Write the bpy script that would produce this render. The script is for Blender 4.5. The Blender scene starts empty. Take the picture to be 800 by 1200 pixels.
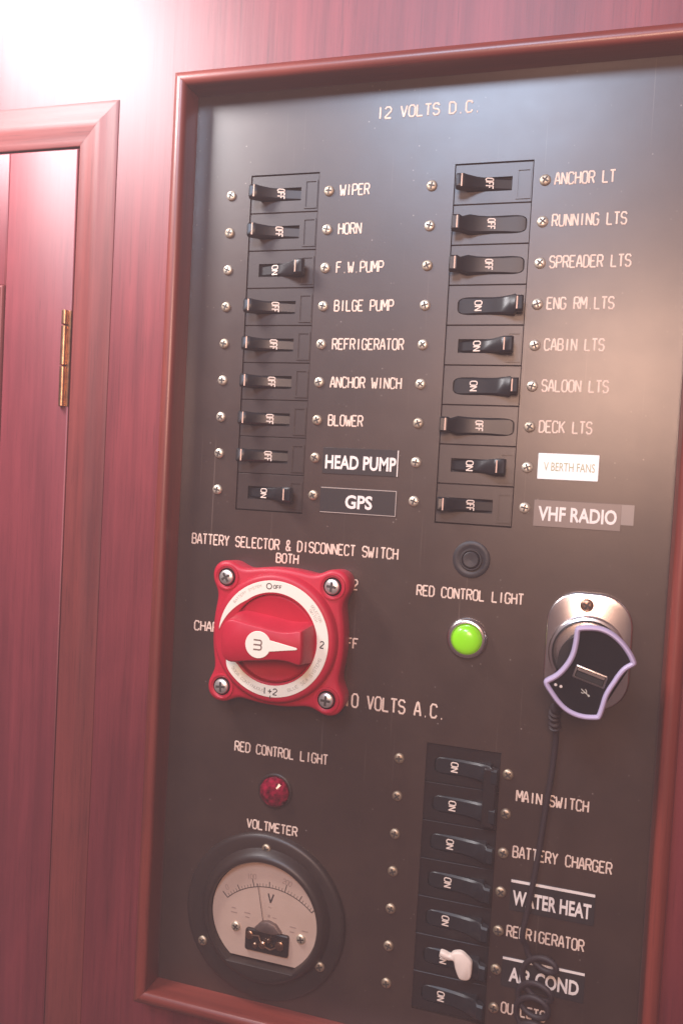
import bpy, math, random
from mathutils import Vector, Matrix
random.seed(7)
S = bpy.context.scene
COL = S.collection
PI = math.pi

# ------------------------------------------------------------------ camera, world, lights, exposure
# panel millimetres: x to the right, y up, z out of the panel towards the viewer
def T(x, y, z=0.0): return Vector((x * .001, -z * .001, y * .001))
def D(v): return Vector((v[0], -v[2], v[1]))
R0 = (0.9579803244786385, 0.053833302847234525, -0.28173688685784176)
R1 = (0.06271641437681336, -0.9977754481468718, 0.02260102747718059)
R2 = (-0.27989346058724957, -0.039320866977552306, -0.9592254793011993)
cd = bpy.data.cameras.new('camera'); cam = bpy.data.objects.new('camera', cd); COL.objects.link(cam)
ax, ay, az = D(R0), -D(R1), -D(R2)
M = Matrix((ax, ay, az)).transposed().to_4x4(); M.translation = T(173.471, -143.954, 390.641)
cam.matrix_world = M
cd.sensor_fit = 'HORIZONTAL'; cd.sensor_width = 36; cd.lens = 36 * 950 / 800
cd.clip_start = .01; cd.clip_end = 50
cd.dof.use_dof = True; cd.dof.focus_distance = .405; cd.dof.aperture_fstop = 22
S.camera = cam

w = bpy.data.worlds.new('World'); S.world = w; w.use_nodes = True
w.node_tree.nodes['Background'].inputs[0].default_value = (1.0, .60, .60, 1)
w.node_tree.nodes['Background'].inputs[1].default_value = .10

def area(name, loc, target, size, power, col, size_y=None):
    ld = bpy.data.lights.new(name, 'AREA'); ld.energy = power; ld.color = col; ld.size = size * .001
    if size_y: ld.shape = 'RECTANGLE'; ld.size_y = size_y * .001
    o = bpy.data.objects.new(name, ld); COL.objects.link(o); o.location = T(*loc)
    o.rotation_euler = (T(*target) - T(*loc)).to_track_quat('-Z', 'Y').to_euler(); return o
area('sunlit_hatch', (-225, 190, 190), (-150, 40, 0), 120, 3.1, (1, .96, .97))
area('overhead_window', (-10, 570, 978), (110, 0, 0), 340, 10.5, (.60, .76, 1.0))
area('cabin_lamp', (212, 0, 640), (150, -150, 0), 170, 3.0, (1, .62, .45))
S.view_settings.view_transform = 'Standard'; S.view_settings.look = 'None'
S.view_settings.exposure = 0; S.view_settings.gamma = 1
S.cycles.use_denoising = True
S.cycles.max_bounces = 6

# ------------------------------------------------------------------ materials
def mat(name, col, rough=.5, metal=0, coat=0, coat_rough=.2, spec=.5, noise=None, bump=None, emit=None, trans=0, rnoise=None):
    m = bpy.data.materials.new(name); m.use_nodes = True; nt = m.node_tree; b = nt.nodes['Principled BSDF']
    I = b.inputs
    I['Base Color'].default_value = (*col, 1); I['Roughness'].default_value = rough; I['Metallic'].default_value = metal
    I['Coat Weight'].default_value = coat; I['Coat Roughness'].default_value = coat_rough
    I['Specular IOR Level'].default_value = spec; I['Transmission Weight'].default_value = trans
    if emit: I['Emission Color'].default_value = (*emit[0], 1); I['Emission Strength'].default_value = emit[1]
    tc = nt.nodes.new('ShaderNodeTexCoord')
    def nz(scale, detail=4, rough_=.6):
        n = nt.nodes.new('ShaderNodeTexNoise'); n.inputs['Scale'].default_value = scale; n.inputs['Detail'].default_value = detail
        n.inputs['Roughness'].default_value = rough_; nt.links.new(tc.outputs['Object'], n.inputs['Vector']); return n
    if noise:                                             # (scale, second colour)
        n = nz(noise[0]); r = nt.nodes.new('ShaderNodeValToRGB')
        r.color_ramp.elements[0].position = .35; r.color_ramp.elements[1].position = .68
        r.color_ramp.elements[0].color = (*col, 1); r.color_ramp.elements[1].color = (*noise[1], 1)
        nt.links.new(n.outputs['Fac'], r.inputs[0]); nt.links.new(r.outputs[0], I['Base Color'])
    if rnoise:                                            # (scale, low, high)
        n = nz(rnoise[0], 5); mr = nt.nodes.new('ShaderNodeMapRange'); mr.inputs[1].default_value = .3; mr.inputs[2].default_value = .7
        mr.inputs[3].default_value = rnoise[1]; mr.inputs[4].default_value = rnoise[2]
        nt.links.new(n.outputs['Fac'], mr.inputs[0]); nt.links.new(mr.outputs[0], I['Roughness'])
    if bump:                                              # (scale, strength)
        n = nz(bump[0], 3); bp = nt.nodes.new('ShaderNodeBump'); bp.inputs['Strength'].default_value = bump[1]
        bp.inputs['Distance'].default_value = .0004
        nt.links.new(n.outputs['Fac'], bp.inputs['Height']); nt.links.new(bp.outputs[0], I['Normal'])
    return m

def wood(name, dark, light, along='z', offset=(0, 0, 0), coat=.35, coat_rough=.42):
    m = bpy.data.materials.new(name); m.use_nodes = True; nt = m.node_tree; b = nt.nodes['Principled BSDF']; L = nt.links.new
    tc = nt.nodes.new('ShaderNodeTexCoord')
    def noise(sc_across, sc_along, detail, rg=.6, dist=0):
        mp = nt.nodes.new('ShaderNodeMapping'); mp.inputs['Location'].default_value = offset
        mp.inputs['Scale'].default_value = (sc_across, sc_across, sc_along) if along == 'z' else (sc_along, sc_across, sc_across)
        L(tc.outputs['Object'], mp.inputs[0]); n = nt.nodes.new('ShaderNodeTexNoise'); n.inputs['Scale'].default_value = 1
        n.inputs['Detail'].default_value = detail; n.inputs['Roughness'].default_value = rg; n.inputs['Distortion'].default_value = dist
        L(mp.outputs[0], n.inputs['Vector']); return n
    broad = noise(70, 4, 5, .6, .5); fine = noise(380, 7, 4, .65); pore = noise(1300, 30, 2, .6)
    def mix(a, b_, f):
        x = nt.nodes.new('ShaderNodeMix'); x.data_type = 'FLOAT'; x.inputs[0].default_value = f
        L(a, x.inputs[2]); L(b_, x.inputs[3]); return x.outputs[0]
    v = mix(broad.outputs['Fac'], fine.outputs['Fac'], .30)
    r = nt.nodes.new('ShaderNodeValToRGB'); e = r.color_ramp.elements
    e[0].position = .36; e[0].color = (*dark, 1); e[1].position = .64; e[1].color = (*light, 1)
    L(v, r.inputs[0])
    pr = nt.nodes.new('ShaderNodeValToRGB'); pe = pr.color_ramp.elements
    pe[0].position = .30; pe[0].color = (.68, .62, .62, 1); pe[1].position = .42; pe[1].color = (1, 1, 1, 1); L(pore.outputs['Fac'], pr.inputs[0])
    mu = nt.nodes.new('ShaderNodeMix'); mu.data_type = 'RGBA'; mu.blend_type = 'MULTIPLY'; mu.inputs[0].default_value = .8
    L(r.outputs[0], mu.inputs[6]); L(pr.outputs[0], mu.inputs[7])
    bl = noise(16, 6, 3, .6, .8); br = nt.nodes.new('ShaderNodeValToRGB'); q = br.color_ramp.elements
    q[0].position = .32; q[0].color = (.72, .66, .70, 1); q[1].position = .66; q[1].color = (1.08, 1.04, 1.0, 1); L(bl.outputs['Fac'], br.inputs[0])
    m2 = nt.nodes.new('ShaderNodeMix'); m2.data_type = 'RGBA'; m2.blend_type = 'MULTIPLY'; m2.inputs[0].default_value = .85
    L(mu.outputs[2], m2.inputs[6]); L(br.outputs[0], m2.inputs[7]); L(m2.outputs[2], b.inputs['Base Color'])
    bp = nt.nodes.new('ShaderNodeBump'); bp.inputs['Strength'].default_value = .25; bp.inputs['Distance'].default_value = .0003
    L(fine.outputs['Fac'], bp.inputs['Height']); L(bp.outputs[0], b.inputs['Normal'])
    b.inputs['Roughness'].default_value = .5; b.inputs['Coat Weight'].default_value = coat; b.inputs['Coat Roughness'].default_value = coat_rough
    return m

WD, WL = (.150, .017, .024), (.255, .038, .046)
m_wall = wood('varnished_wall_wood', WD, WL, 'z')
m_door = wood('door_wood', (.148, .017, .026), (.250, .036, .048), 'z', (3, 1, 2))
m_trim = wood('trim_wood', (.140, .024, .024), (.250, .048, .042), 'z', (7, 2, 5), .12, .45)
m_trimx = wood('trim_wood_across', (.140, .024, .024), (.250, .048, .042), 'x', (7, 2, 5), .1, .5)
m_fr = wood('frame_wood', (.165, .024, .016), (.28, .048, .031), 'z', (1, 9, 4), .7, .28)
m_frx = wood('frame_wood_across', (.165, .024, .016), (.28, .048, .031), 'x', (1, 9, 4), .7, .28)
m_plate = mat('panel_plate', (.036, .018, .013), .40, spec=.6, coat=.8, coat_rough=.30, noise=(26, (.052, .027, .019)), bump=(900, .10), rnoise=(60, .38, .44))
def worn(m, speck, scratch):
    nt = m.node_tree; b = nt.nodes['Principled BSDF']; L = nt.links.new; tc = nt.nodes.new('ShaderNodeTexCoord')
    old = b.inputs['Base Color'].links[0].from_socket
    def mix(a, fac, col):
        x = nt.nodes.new('ShaderNodeMix'); x.data_type = 'RGBA'; L(a, x.inputs[6]); x.inputs[7].default_value = (*col, 1); L(fac, x.inputs[0]); return x.outputs[2]
    vo = nt.nodes.new('ShaderNodeTexVoronoi'); vo.inputs['Scale'].default_value = 260; L(tc.outputs['Object'], vo.inputs['Vector'])
    n = nt.nodes.new('ShaderNodeTexNoise'); n.inputs['Scale'].default_value = 90; L(tc.outputs['Object'], n.inputs['Vector'])
    mr = nt.nodes.new('ShaderNodeMapRange'); mr.inputs[1].default_value = .115; mr.inputs[2].default_value = .04; mr.inputs[3].default_value = 0; mr.inputs[4].default_value = speck
    L(vo.outputs['Distance'], mr.inputs[0])
    mr2 = nt.nodes.new('ShaderNodeMapRange'); mr2.inputs[1].default_value = .52; mr2.inputs[2].default_value = .66; L(n.outputs['Fac'], mr2.inputs[0])
    mu = nt.nodes.new('ShaderNodeMath'); mu.operation = 'MULTIPLY'; L(mr.outputs[0], mu.inputs[0]); L(mr2.outputs[0], mu.inputs[1])
    c = mix(old, mu.outputs[0], (.45, .36, .32))
    for ang in (.7, -.5, 1.9):
        mp = nt.nodes.new('ShaderNodeMapping'); mp.inputs['Rotation'].default_value = (0, ang, 0); mp.inputs['Scale'].default_value = (900, 1, 9); L(tc.outputs['Object'], mp.inputs[0])
        q = nt.nodes.new('ShaderNodeTexNoise'); q.inputs['Scale'].default_value = 1; q.inputs['Detail'].default_value = 1; L(mp.outputs[0], q.inputs['Vector'])
        k = nt.nodes.new('ShaderNodeMapRange'); k.inputs[1].default_value = .745; k.inputs[2].default_value = .80; k.inputs[3].default_value = 0; k.inputs[4].default_value = scratch; L(q.outputs['Fac'], k.inputs[0])
        c = mix(c, k.outputs[0], (.16, .11, .09))
    L(c, b.inputs['Base Color'])
worn(m_plate, .6, .6)
m_face = mat('breaker_face', (.034, .019, .015), .40, spec=.6, coat=.6, coat_rough=.32, noise=(70, (.042, .026, .021)), bump=(1500, .10))
m_facek = mat('breaker_face_black', (.020, .011, .010), .36, spec=.45, noise=(70, (.019, .014, .014)), bump=(1500, .10))
m_well = mat('breaker_well', (.008, .008, .009), .6)
m_black = mat('toggle_black', (.012, .012, .014), .38, spec=.5, noise=(120, (.017, .016, .018)))
m_ink = mat('engraved_paint', (.86, .66, .54), .6, noise=(350, (.72, .52, .42)))
m_print = mat('toggle_print', (.82, .66, .56), .6)
m_stripe = mat('toggle_stripe', (.78, .50, .38), .5)
m_nickel = mat('screw_metal', (.82, .72, .58), .42, .75, bump=(2500, .15))
m_slot = mat('screw_recess', (.05, .04, .035), .6)
m_steel = mat('stainless', (.74, .68, .64), .36, .8)
m_chrome = mat('brushed_chrome', (.80, .74, .72), .26, 1, noise=(60, (.70, .62, .60)))
m_brass = mat('hinge_brass', (.62, .36, .20), .35, 1, noise=(300, (.36, .20, .12)))
m_red = mat('red_plastic', (.52, .012, .038), .46, spec=.4, bump=(1800, .08), noise=(60, (.46, .010, .032)))
m_ring = mat('cream_print', (.86, .82, .70), .55)
m_dark = mat('dark_print', (.05, .04, .04), .6)
m_grey = mat('grey_print', (.50, .47, .40), .6)
m_rubber = mat('black_rubber', (.030, .026, .028), .5, bump=(900, .15))
m_bake = mat('meter_black', (.026, .015, .012), .5, spec=.4, coat=.3, coat_rough=.35, noise=(50, (.034, .019, .015)))
m_dial = mat('meter_dial', (.66, .48, .40), .55, noise=(60, (.60, .43, .35)))
m_lav = mat('lavender_plastic', (.48, .40, .58), .4)
m_gloss = mat('black_gloss', (.010, .010, .012), .08, spec=.6)
m_cable = mat('dark_cable', (.030, .018, .020), .6)
m_label = mat('label_black', (.028, .022, .022), .45, spec=.5)
m_label2 = mat('label_clear', (.17, .125, .11), .4, spec=.6, coat=.8, coat_rough=.32)
m_label3 = mat('label_tab', (.25, .20, .18), .4, coat=.8, coat_rough=.32)
m_white = mat('label_white', (.90, .93, .92), .5, coat=.5, coat_rough=.3)
m_faint = mat('faded_print', (.46, .43, .26), .6)
m_clip = mat('white_plastic', (.85, .70, .60), .45)
m_bold = mat('label_print', (.88, .78, .72), .55)
m_green = mat('green_lens', (.16, .52, .01), .3, coat=.5, coat_rough=.1, emit=((.42, .80, .0), .40))
m_ruby = mat('red_jewel', (.06, .001, .006), .10, coat=.5, coat_rough=.06, noise=(330, (.34, .004, .035)))
m_gap = mat('dark_gap', (.020, .008, .008), .8)

# ------------------------------------------------------------------ mesh helpers
class MB:
    def __init__(s): s.v = []; s.f = []; s.m = []
    def add(s, vs, fs, mi=0):
        o = len(s.v); s.v += [tuple(v) for v in vs]; s.f += [tuple(i + o for i in f) for f in fs]; s.m += [mi] * len(fs); return s
    def box(s, x0, x1, y0, y1, z0, z1, mi=0):
        vs = [(x, y, z) for z in (z0, z1) for y in (y0, y1) for x in (x0, x1)]
        return s.add(vs, [(0, 2, 3, 1), (4, 5, 7, 6), (0, 1, 5, 4), (2, 6, 7, 3), (0, 4, 6, 2), (1, 3, 7, 5)], mi)
    def loft(s, pts, levels, mi=0, cap0=False, cap1=True, capmi=None):
        n = len(pts); nr = []
        for i in range(n):
            a, b, c = Vector(pts[i - 1]), Vector(pts[i]), Vector(pts[(i + 1) % n])
            d1, d2 = (b - a).normalized(), (c - b).normalized()
            n1, n2 = Vector((-d1.y, d1.x)), Vector((-d2.y, d2.x)); k = n1 + n2
            k = k / max(k.length, 1e-6); nr.append(k / max(k.dot(n1), .45))
        vs = []
        for ins, z in levels:
            for i in range(n): vs.append((pts[i][0] + nr[i].x * ins, pts[i][1] + nr[i].y * ins, z))
        fs = []
        for l in range(len(levels) - 1):
            for i in range(n):
                j = (i + 1) % n; fs.append((l * n + i, l * n + j, (l + 1) * n + j, (l + 1) * n + i))
        s.add(vs, fs, mi)
        o = len(s.v) - len(vs)
        if cap1: s.f.append(tuple(o + (len(levels) - 1) * n + i for i in range(n))); s.m.append(mi if capmi is None else capmi)
        if cap0: s.f.append(tuple(o + i for i in reversed(range(n)))); s.m.append(mi)
        return s
    def lathe(s, cx, cy, prof, n=40, mi=0, cap=True):
        vs = []; fs = []
        for r, z in prof:
            for i in range(n): a = 2 * PI * i / n; vs.append((cx + r * math.cos(a), cy + r * math.sin(a), z))
        for l in range(len(prof) - 1):
            for i in range(n):
                j = (i + 1) % n; fs.append((l * n + i, l * n + j, (l + 1) * n + j, (l + 1) * n + i))
        if cap: fs.append(tuple((len(prof) - 1) * n + i for i in range(n)))
        return s.add(vs, fs, mi)
    def tube(s, path, r, n=6, flat=1.0, mi=0):
        P = [Vector(p) for p in path]; t0 = (P[1] - P[0]).normalized()
        up = Vector((0, 0, 1)) if abs(t0.z) < .9 else Vector((1, 0, 0))
        vs = []; rr = r if hasattr(r, '__len__') else [r] * len(P)
        for i, p in enumerate(P):
            a = P[max(i - 1, 0)]; b = P[min(i + 1, len(P) - 1)]; t = (b - a)
            t = t.normalized() if t.length > 1e-9 else t0
            u = up - t * up.dot(t); u = u.normalized() if u.length > 1e-6 else t.orthogonal().normalized(); sd = t.cross(u)
            if not (abs(t.z) > .9): up = u
            for k in range(n):
                an = 2 * PI * k / n; vs.append(p + u * (math.cos(an) * rr[i] * flat) + sd * (math.sin(an) * rr[i]))
        fs = []
        for i in range(len(P) - 1):
            for k in range(n): l = (k + 1) % n; fs.append((i * n + k, i * n + l, (i + 1) * n + l, (i + 1) * n + k))
        fs.append(tuple(reversed(range(n)))); fs.append(tuple((len(P) - 1) * n + k for k in range(n)))
        return s.add(vs, fs, mi)
    def holed(s, rect, inner, z, zdeep, mi=0, mwell=1, lip=.25):
        """front face of a rectangle with a star-shaped hole and a dark well behind the hole"""
        x0, x1, y0, y1 = rect; n = len(inner); cx = sum(p[0] for p in inner) / n; cy = sum(p[1] for p in inner) / n
        A = [math.atan2(p[1] - cy, p[0] - cx) for p in inner]
        extra = [math.atan2(y - cy, x - cx) for x in (x0, x1) for y in (y0, y1)]
        pts = []
        for i in range(n):
            a0, a1 = A[i], A[(i + 1) % n]
            if a1 <= a0: a1 += 2 * PI
            pts.append((inner[i], a0))
            for e in sorted(extra):
                for ee in (e, e + 2 * PI):
                    if a0 + 1e-6 < ee < a1 - 1e-6:
                        p, q = Vector(inner[i]), Vector(inner[(i + 1) % n]); d = Vector((math.cos(ee), math.sin(ee)))
                        k = q - p; den = d.x * k.y - d.y * k.x
                        tt = ((p.x - cx) * k.y - (p.y - cy) * k.x) / den if abs(den) > 1e-9 else 0
                        pts.append(((cx + d.x * tt, cy + d.y * tt), ee))
        out = []
        for p, a in pts:
            c, si = math.cos(a), math.sin(a)
            tx = ((x1 - cx) / c if c > 1e-9 else (x0 - cx) / c if c < -1e-9 else 1e9)
            ty = ((y1 - cy) / si if si > 1e-9 else (y0 - cy) / si if si < -1e-9 else 1e9)
            t = min(tx, ty); out.append((cx + c * t, cy + si * t))
        n = len(pts); I = [p for p, a in pts]
        vs = [(x, y, z - 3) for x, y in out] + [(x, y, z - lip) for x, y in out]
        mx, my = (x0 + x1) / 2, (y0 + y1) / 2
        vs += [(x + (lip if x < mx - 1e-6 and abs(x - x0) < 1e-5 else -lip if abs(x - x1) < 1e-5 else 0),
                y + (lip if abs(y - y0) < 1e-5 else -lip if abs(y - y1) < 1e-5 else 0), z) for x, y in out]
        vs += [(x, y, z) for x, y in I] + [(x, y, zdeep) for x, y in I]
        fs = []; ms = []
        for i in range(n):
            j = (i + 1) % n
            for l in range(4):
                fs.append((l * n + i, l * n + j, (l + 1) * n + j, (l + 1) * n + i)); ms.append(mwell if l == 3 else mi)
        fs.append(tuple(4 * n + i for i in range(n))); ms.append(mwell)
        o = len(s.v); s.v += vs; s.f += [tuple(q + o for q in f) for f in fs]; s.m += ms; return s
    def sections(s, secs, mi=0, rnd=.6):
        """secs: (x, half width, y centre, z bottom, z top) along x; rounded upper corners"""
        vs = []; k = 6
        for x, hw, yc, zb, zt in secs:
            rr = min(rnd, hw * .5, max((zt - zb) * .5, .01))
            vs += [(x, yc - hw, zb), (x, yc - hw, zt - rr), (x, yc - hw + rr, zt), (x, yc + hw - rr, zt), (x, yc + hw, zt - rr), (x, yc + hw, zb)]
        fs = []
        for i in range(len(secs) - 1):
            for q in range(k): r = (q + 1) % k; fs.append((i * k + q, (i + 1) * k + q, (i + 1) * k + r, i * k + r))
        fs.append(tuple(range(k))); fs.append(tuple((len(secs) - 1) * k + q for q in reversed(range(k))))
        return s.add(vs, fs, mi)
    def build(s, name, mats, parent=None, loc=None, rot=0, sharp=38, bevel=None):
        me = bpy.data.meshes.new(name); me.from_pydata([T(*v) for v in s.v], [], s.f); me.update()
        if not isinstance(mats, (list, tuple)): mats = [mats]
        for m in mats: me.materials.append(m)
        for p, mi in zip(me.polygons, s.m): p.material_index = mi; p.use_smooth = True
        import bmesh
        bm = bmesh.new(); bm.from_mesh(me); bmesh.ops.recalc_face_normals(bm, faces=bm.faces); bm.to_mesh(me); bm.free()
        me.set_sharp_from_angle(angle=math.radians(sharp))
        o = bpy.data.objects.new(name, me); COL.objects.link(o)
        if parent: o.parent = parent
        if loc is not None: o.location = T(*loc)
        if rot: o.rotation_euler = (0, -rot, 0)
        if bevel:
            b = o.modifiers.new('edge', 'BEVEL'); b.width = bevel * .001; b.segments = 3; b.limit_method = 'ANGLE'; b.angle_limit = math.radians(40)
        return o
def thing(name, loc, label, cat, group=None):
    o = bpy.data.objects.new(name, None); COL.objects.link(o); o.empty_display_size = .01
    o.location = T(*loc); tag(o, label, cat, group); return o
def tag(o, label, cat, group=None, kind=None):
    o['label'] = label; o['category'] = cat
    if group: o['group'] = group
    if kind: o['kind'] = kind
    return o
def copy_tree(o, parent=None):
    c = o.copy(); COL.objects.link(c)
    if parent: c.parent = parent
    for ch in list(o.children): copy_tree(ch, c)
    return c
def circ(cx, cy, r, n=32, a0=0): return [(cx + r * math.cos(a0 + 2 * PI * i / n), cy + r * math.sin(a0 + 2 * PI * i / n)) for i in range(n)]
def catmull(P, k=6, closed=True):
    out = []; n = len(P); V = [Vector(p) for p in P]
    rng = range(n if closed else n - 1)
    for i in rng:
        g = (lambda j: V[j % n]) if closed else (lambda j: V[min(max(j, 0), n - 1)])
        p0, p1, p2, p3 = g(i - 1), g(i), g(i + 1), g(i + 2)
        for s_ in range(k):
            t = s_ / k
            out.append(.5 * ((2 * p1) + (p2 - p0) * t + (2 * p0 - 5 * p1 + 4 * p2 - p3) * t * t + (3 * p1 - p0 - 3 * p2 + p3) * t ** 3))
    if not closed: out.append(V[-1])
    return out
def rrect(x0, x1, y0, y1, r, k=6):
    out = []
    for cx, cy, a in ((x1 - r, y0 + r, -PI / 2), (x1 - r, y1 - r, 0), (x0 + r, y1 - r, PI / 2), (x0 + r, y0 + r, PI)):
        out += [(cx + r * math.cos(a + PI / 2 * i / k), cy + r * math.sin(a + PI / 2 * i / k)) for i in range(k + 1)]
    return out

# single-stroke engraver's alphabet on a 4 x 6 grid
G = {'A': '0,0 .2,1.5 1.6,6 2.4,6 3.8,1.5 4,0;.5,2 3.5,2', 'B': '0,0 0,6 2.8,6 3.7,5.3 3.7,3.9 2.8,3.2 0,3.2;2.8,3.2 4,2.4 4,.8 3,0 0,0',
     'C': '4,1.2 3.2,.1 .9,0 0,1.1 0,4.9 .9,6 3.2,5.9 4,4.8', 'D': '0,0 0,6 2.6,6 4,4.8 4,1.2 2.6,0 0,0', 'E': '4,0 0,0 0,6 4,6;0,3.1 3,3.1',
     'F': '0,0 0,6 4,6;0,3.1 3,3.1', 'G': '2.4,2.8 4,2.8 4,1.1 3.1,0 .9,0 0,1.1 0,4.9 .9,6 3.2,5.9 4,4.8', 'H': '0,0 0,6;4,0 4,6;0,3.1 4,3.1',
     'I': '2,0 2,6', 'J': '0,1.2 1,0 3,0 4,1.2 4,6', 'K': '0,0 0,6;4,6 0,2.4;1.3,3.6 4,0', 'L': '0,6 0,0 3.8,0', 'M': '0,0 0,6 .35,6 2,2 3.65,6 4,6 4,0',
     'N': '0,0 0,6 4,0 4,6', 'O': '1,0 3,0 4,1.1 4,4.9 3,6 1,6 0,4.9 0,1.1 1,0', 'P': '0,0 0,6 3,6 4,5.1 4,3.5 3,2.6 0,2.6',
     'R': '0,0 0,6 3,6 4,5.1 4,3.7 3,2.9 0,2.9;2.2,2.9 4,0', 'S': '0,1.1 1,0 3,0 4,1 4,2.2 3,3 1,3.2 0,3.9 0,5 1,6 3,6 4,5', 'T': '2,0 2,6;0,6 4,6',
     'U': '0,6 0,1.1 1,0 3,0 4,1.1 4,6', 'V': '0,6 2,0 4,6', 'W': '0,6 .8,0 1.1,0 2,3.6 2.9,0 3.2,0 4,6', 'Y': '0,6 2,3 4,6;2,3 2,0',
     '0': '1,0 3,0 4,1.1 4,4.9 3,6 1,6 0,4.9 0,1.1 1,0', '1': '1.6,6 2,6 2,0', '2': '0,4.9 1,6 3,6 4,5 4,3.8 0,.6 0,0 4,0', '3': '0,5 1,6 3,6 4,5 4,3.8 3,3.2 1.5,3.2;3,3.2 4,2.4 4,1 3,0 1,0 0,1',
     '.': '1.7,0 2.2,0', '&': '4,0 .6,4.2 .6,5.2 1.4,6 2.4,6 3,5.2 3,4.4 .2,2 0,1 .9,0 2.2,0 4,2.2', '+': '0,3 4,3;2,1 2,5', '~': '0,3 1,4 3,2.6 4,3.4'}
def strokes(mb, text, x, y, h, pitch, w=None, r=.3, z=.06, rot=0, zf=None, mi=0, flat=.5):
    """baseline start (x, y), cap height h; rot turns the line about its start; zf(x, y) gives the surface height"""
    w = w or pitch * .74; c, s_ = math.cos(rot), math.sin(rot)
    for i, ch in enumerate(text):
        for st in G.get(ch, '').split(';'):
            if not st: continue
            P = []
            for q in st.split():
                a, b = map(float, q.split(','))
                a = a * 1.2 - .4 if ch in 'MW' else a; px, py = i * pitch + a / 4 * w, b / 6 * h
                X, Y = x + px * c - py * s_, y + px * s_ + py * c
                P.append((X, Y, (zf(X, Y) if zf else 0) + z))
            run = [P[0]]
            for k in range(1, len(P)):
                run.append(P[k])
                if k + 1 < len(P):
                    u, v = Vector(P[k]) - Vector(P[k - 1]), Vector(P[k + 1]) - Vector(P[k])
                    if u.length > 1e-6 and v.length > 1e-6 and u.angle(v) > 1.3: mb.tube(run, r, 6, flat, mi); run = [P[k]]
            mb.tube(run, r, 6, flat, mi)
    return mb
def boldtext(name, text, x0, x1, y, h, parent, material, z=.3, off=.028, rot=0):
    cu = bpy.data.curves.new(name, 'FONT'); cu.body = text; cu.offset = off; cu.extrude = .02; cu.resolution_u = 3
    o = bpy.data.objects.new(name, cu); COL.objects.link(o); bpy.context.view_layer.update()
    me = bpy.data.meshes.new_from_object(o.evaluated_get(bpy.context.evaluated_depsgraph_get()))
    bpy.data.objects.remove(o)
    xs = [v.co.x for v in me.vertices]; ys = [v.co.y for v in me.vertices]
    sx = (x1 - x0) / (max(xs) - min(xs)); sy = h / (max(ys) - min(ys)); mx, my = min(xs), min(ys)
    for v in me.vertices:
        X, Y = (v.co.x - mx) * sx, (v.co.y - my) * sy; c, s_ = math.cos(rot), math.sin(rot)
        v.co = T(x0 + X * c - Y * s_, y + X * s_ + Y * c, z + v.co.z * 4)
    me.materials.clear(); me.materials.append(material)
    q = bpy.data.objects.new(name, me); COL.objects.link(q); q.parent = parent; return q

# ------------------------------------------------------------------ setting: varnished bulkhead
DX0, DX1, DY1 = -330, -101.2, 30.8                    # cabinet door opening
wb = MB()
for x0, x1, y0, y1 in ((-420, -34, 31.2, 340), (-34, 217.5, 55.5, 340), (217.5, 420, 31.2, 340), (-101.0, -34, -660, 31.2), (217.5, 420, -660, 31.2), (-34, 217.5, -660, -424)):
    wb.box(x0, x1, y0, y1, -14, -.4)
wall = wb.build('wall', m_wall); wall['kind'] = 'structure'; wall['label'] = 'red varnished wooden bulkhead'

# cabinet door with sunk centre panel and brass butt hinge
t = thing('cabinet_door', (-150, -300, 0), 'reddish wooden cabinet door with thin brass hinge on its right edge', 'door')
ox, oy = -150, -300
def rel(b, dx, dy, dz=0):
    b.v = [(x - dx, y - dy, z - dz) for x, y, z in b.v]; return b
PX, PY = -146.2, -43.8
b = MB()
b.loft([(PX, -650), (-102.0, -650), (-102.0, DY1 - .6), (PX, DY1 - .6)], [(0, -12), (0, -.7), (.5, -.1), (.8, 0)])
b.loft([(-420, PY), (PX - .15, PY), (PX - .15, DY1 - .6), (-420, DY1 - .6)], [(0, -12), (0, -.7), (.5, -.1), (.8, 0)])
rel(b, ox, oy).build('door_frame', m_door, t)
b = MB(); b.loft([(-420, -650), (PX - 2.6, -650), (PX - 2.6, PY - 2.6), (-420, PY - 2.6)], [(0, -11), (0, -3.2)])
rel(b, ox, oy).build('door_panel', m_door, t)
b = MB()
prof = [(0, -4), (0, .6), (.5, 1.4), (1.3, 1.7), (2.1, 1.3), (2.5, .4), (2.6, -3)]
for i in range(len(prof) - 1):
    (d0, z0), (d1, z1) = prof[i], prof[i + 1]
    a, c = PX - .2 - d0, PX - .2 - d1; e, f = PY - .1 - d0, PY - .1 - d1
    b.add([(a, -650, z0), (c, -650, z1), (c, f, z1), (a, e, z0)], [(0, 1, 2, 3)])
    b.add([(-420, e, z0), (-420, f, z1), (c, f, z1), (a, e, z0)], [(0, 1, 2, 3)])
rel(b, ox, oy).build('bead', m_trim, t)
h = MB(); 
for y0, y1 in ((-66.2, -58.2), (-88.6, -66.8), (-111.4, -89.2)):
    h.lathe(0, 0, [(0.2, 0), (1.5, 0), (1.75, .25), (1.75, 1)], 16, cap=False) if 0 else None
    n = 16; vs = []
    for yy, rr in ((y0, 1.35), (y0 + .35, 1.75), (y1 - .35, 1.75), (y1, 1.35)):
        vs += [(-105.3 + rr * math.cos(2 * PI * i / n), yy, 1.1 + rr * math.sin(2 * PI * i / n)) for i in range(n)]
    fs = [(l * n + i, l * n + (i + 1) % n, (l + 1) * n + (i + 1) % n, (l + 1) * n + i) for l in range(3) for i in range(n)]
    fs += [tuple(reversed(range(n))), tuple(3 * n + i for i in range(n))]
    h.add(vs, fs)
hinge = rel(h, ox, oy).build('hinge', m_brass, t)
b = MB(); b.box(-104.0, -101.9, -111.2, -58.4, -.5, .35)
rel(b, ox, oy).build('hinge_leaf', m_brass, hinge)

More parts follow.
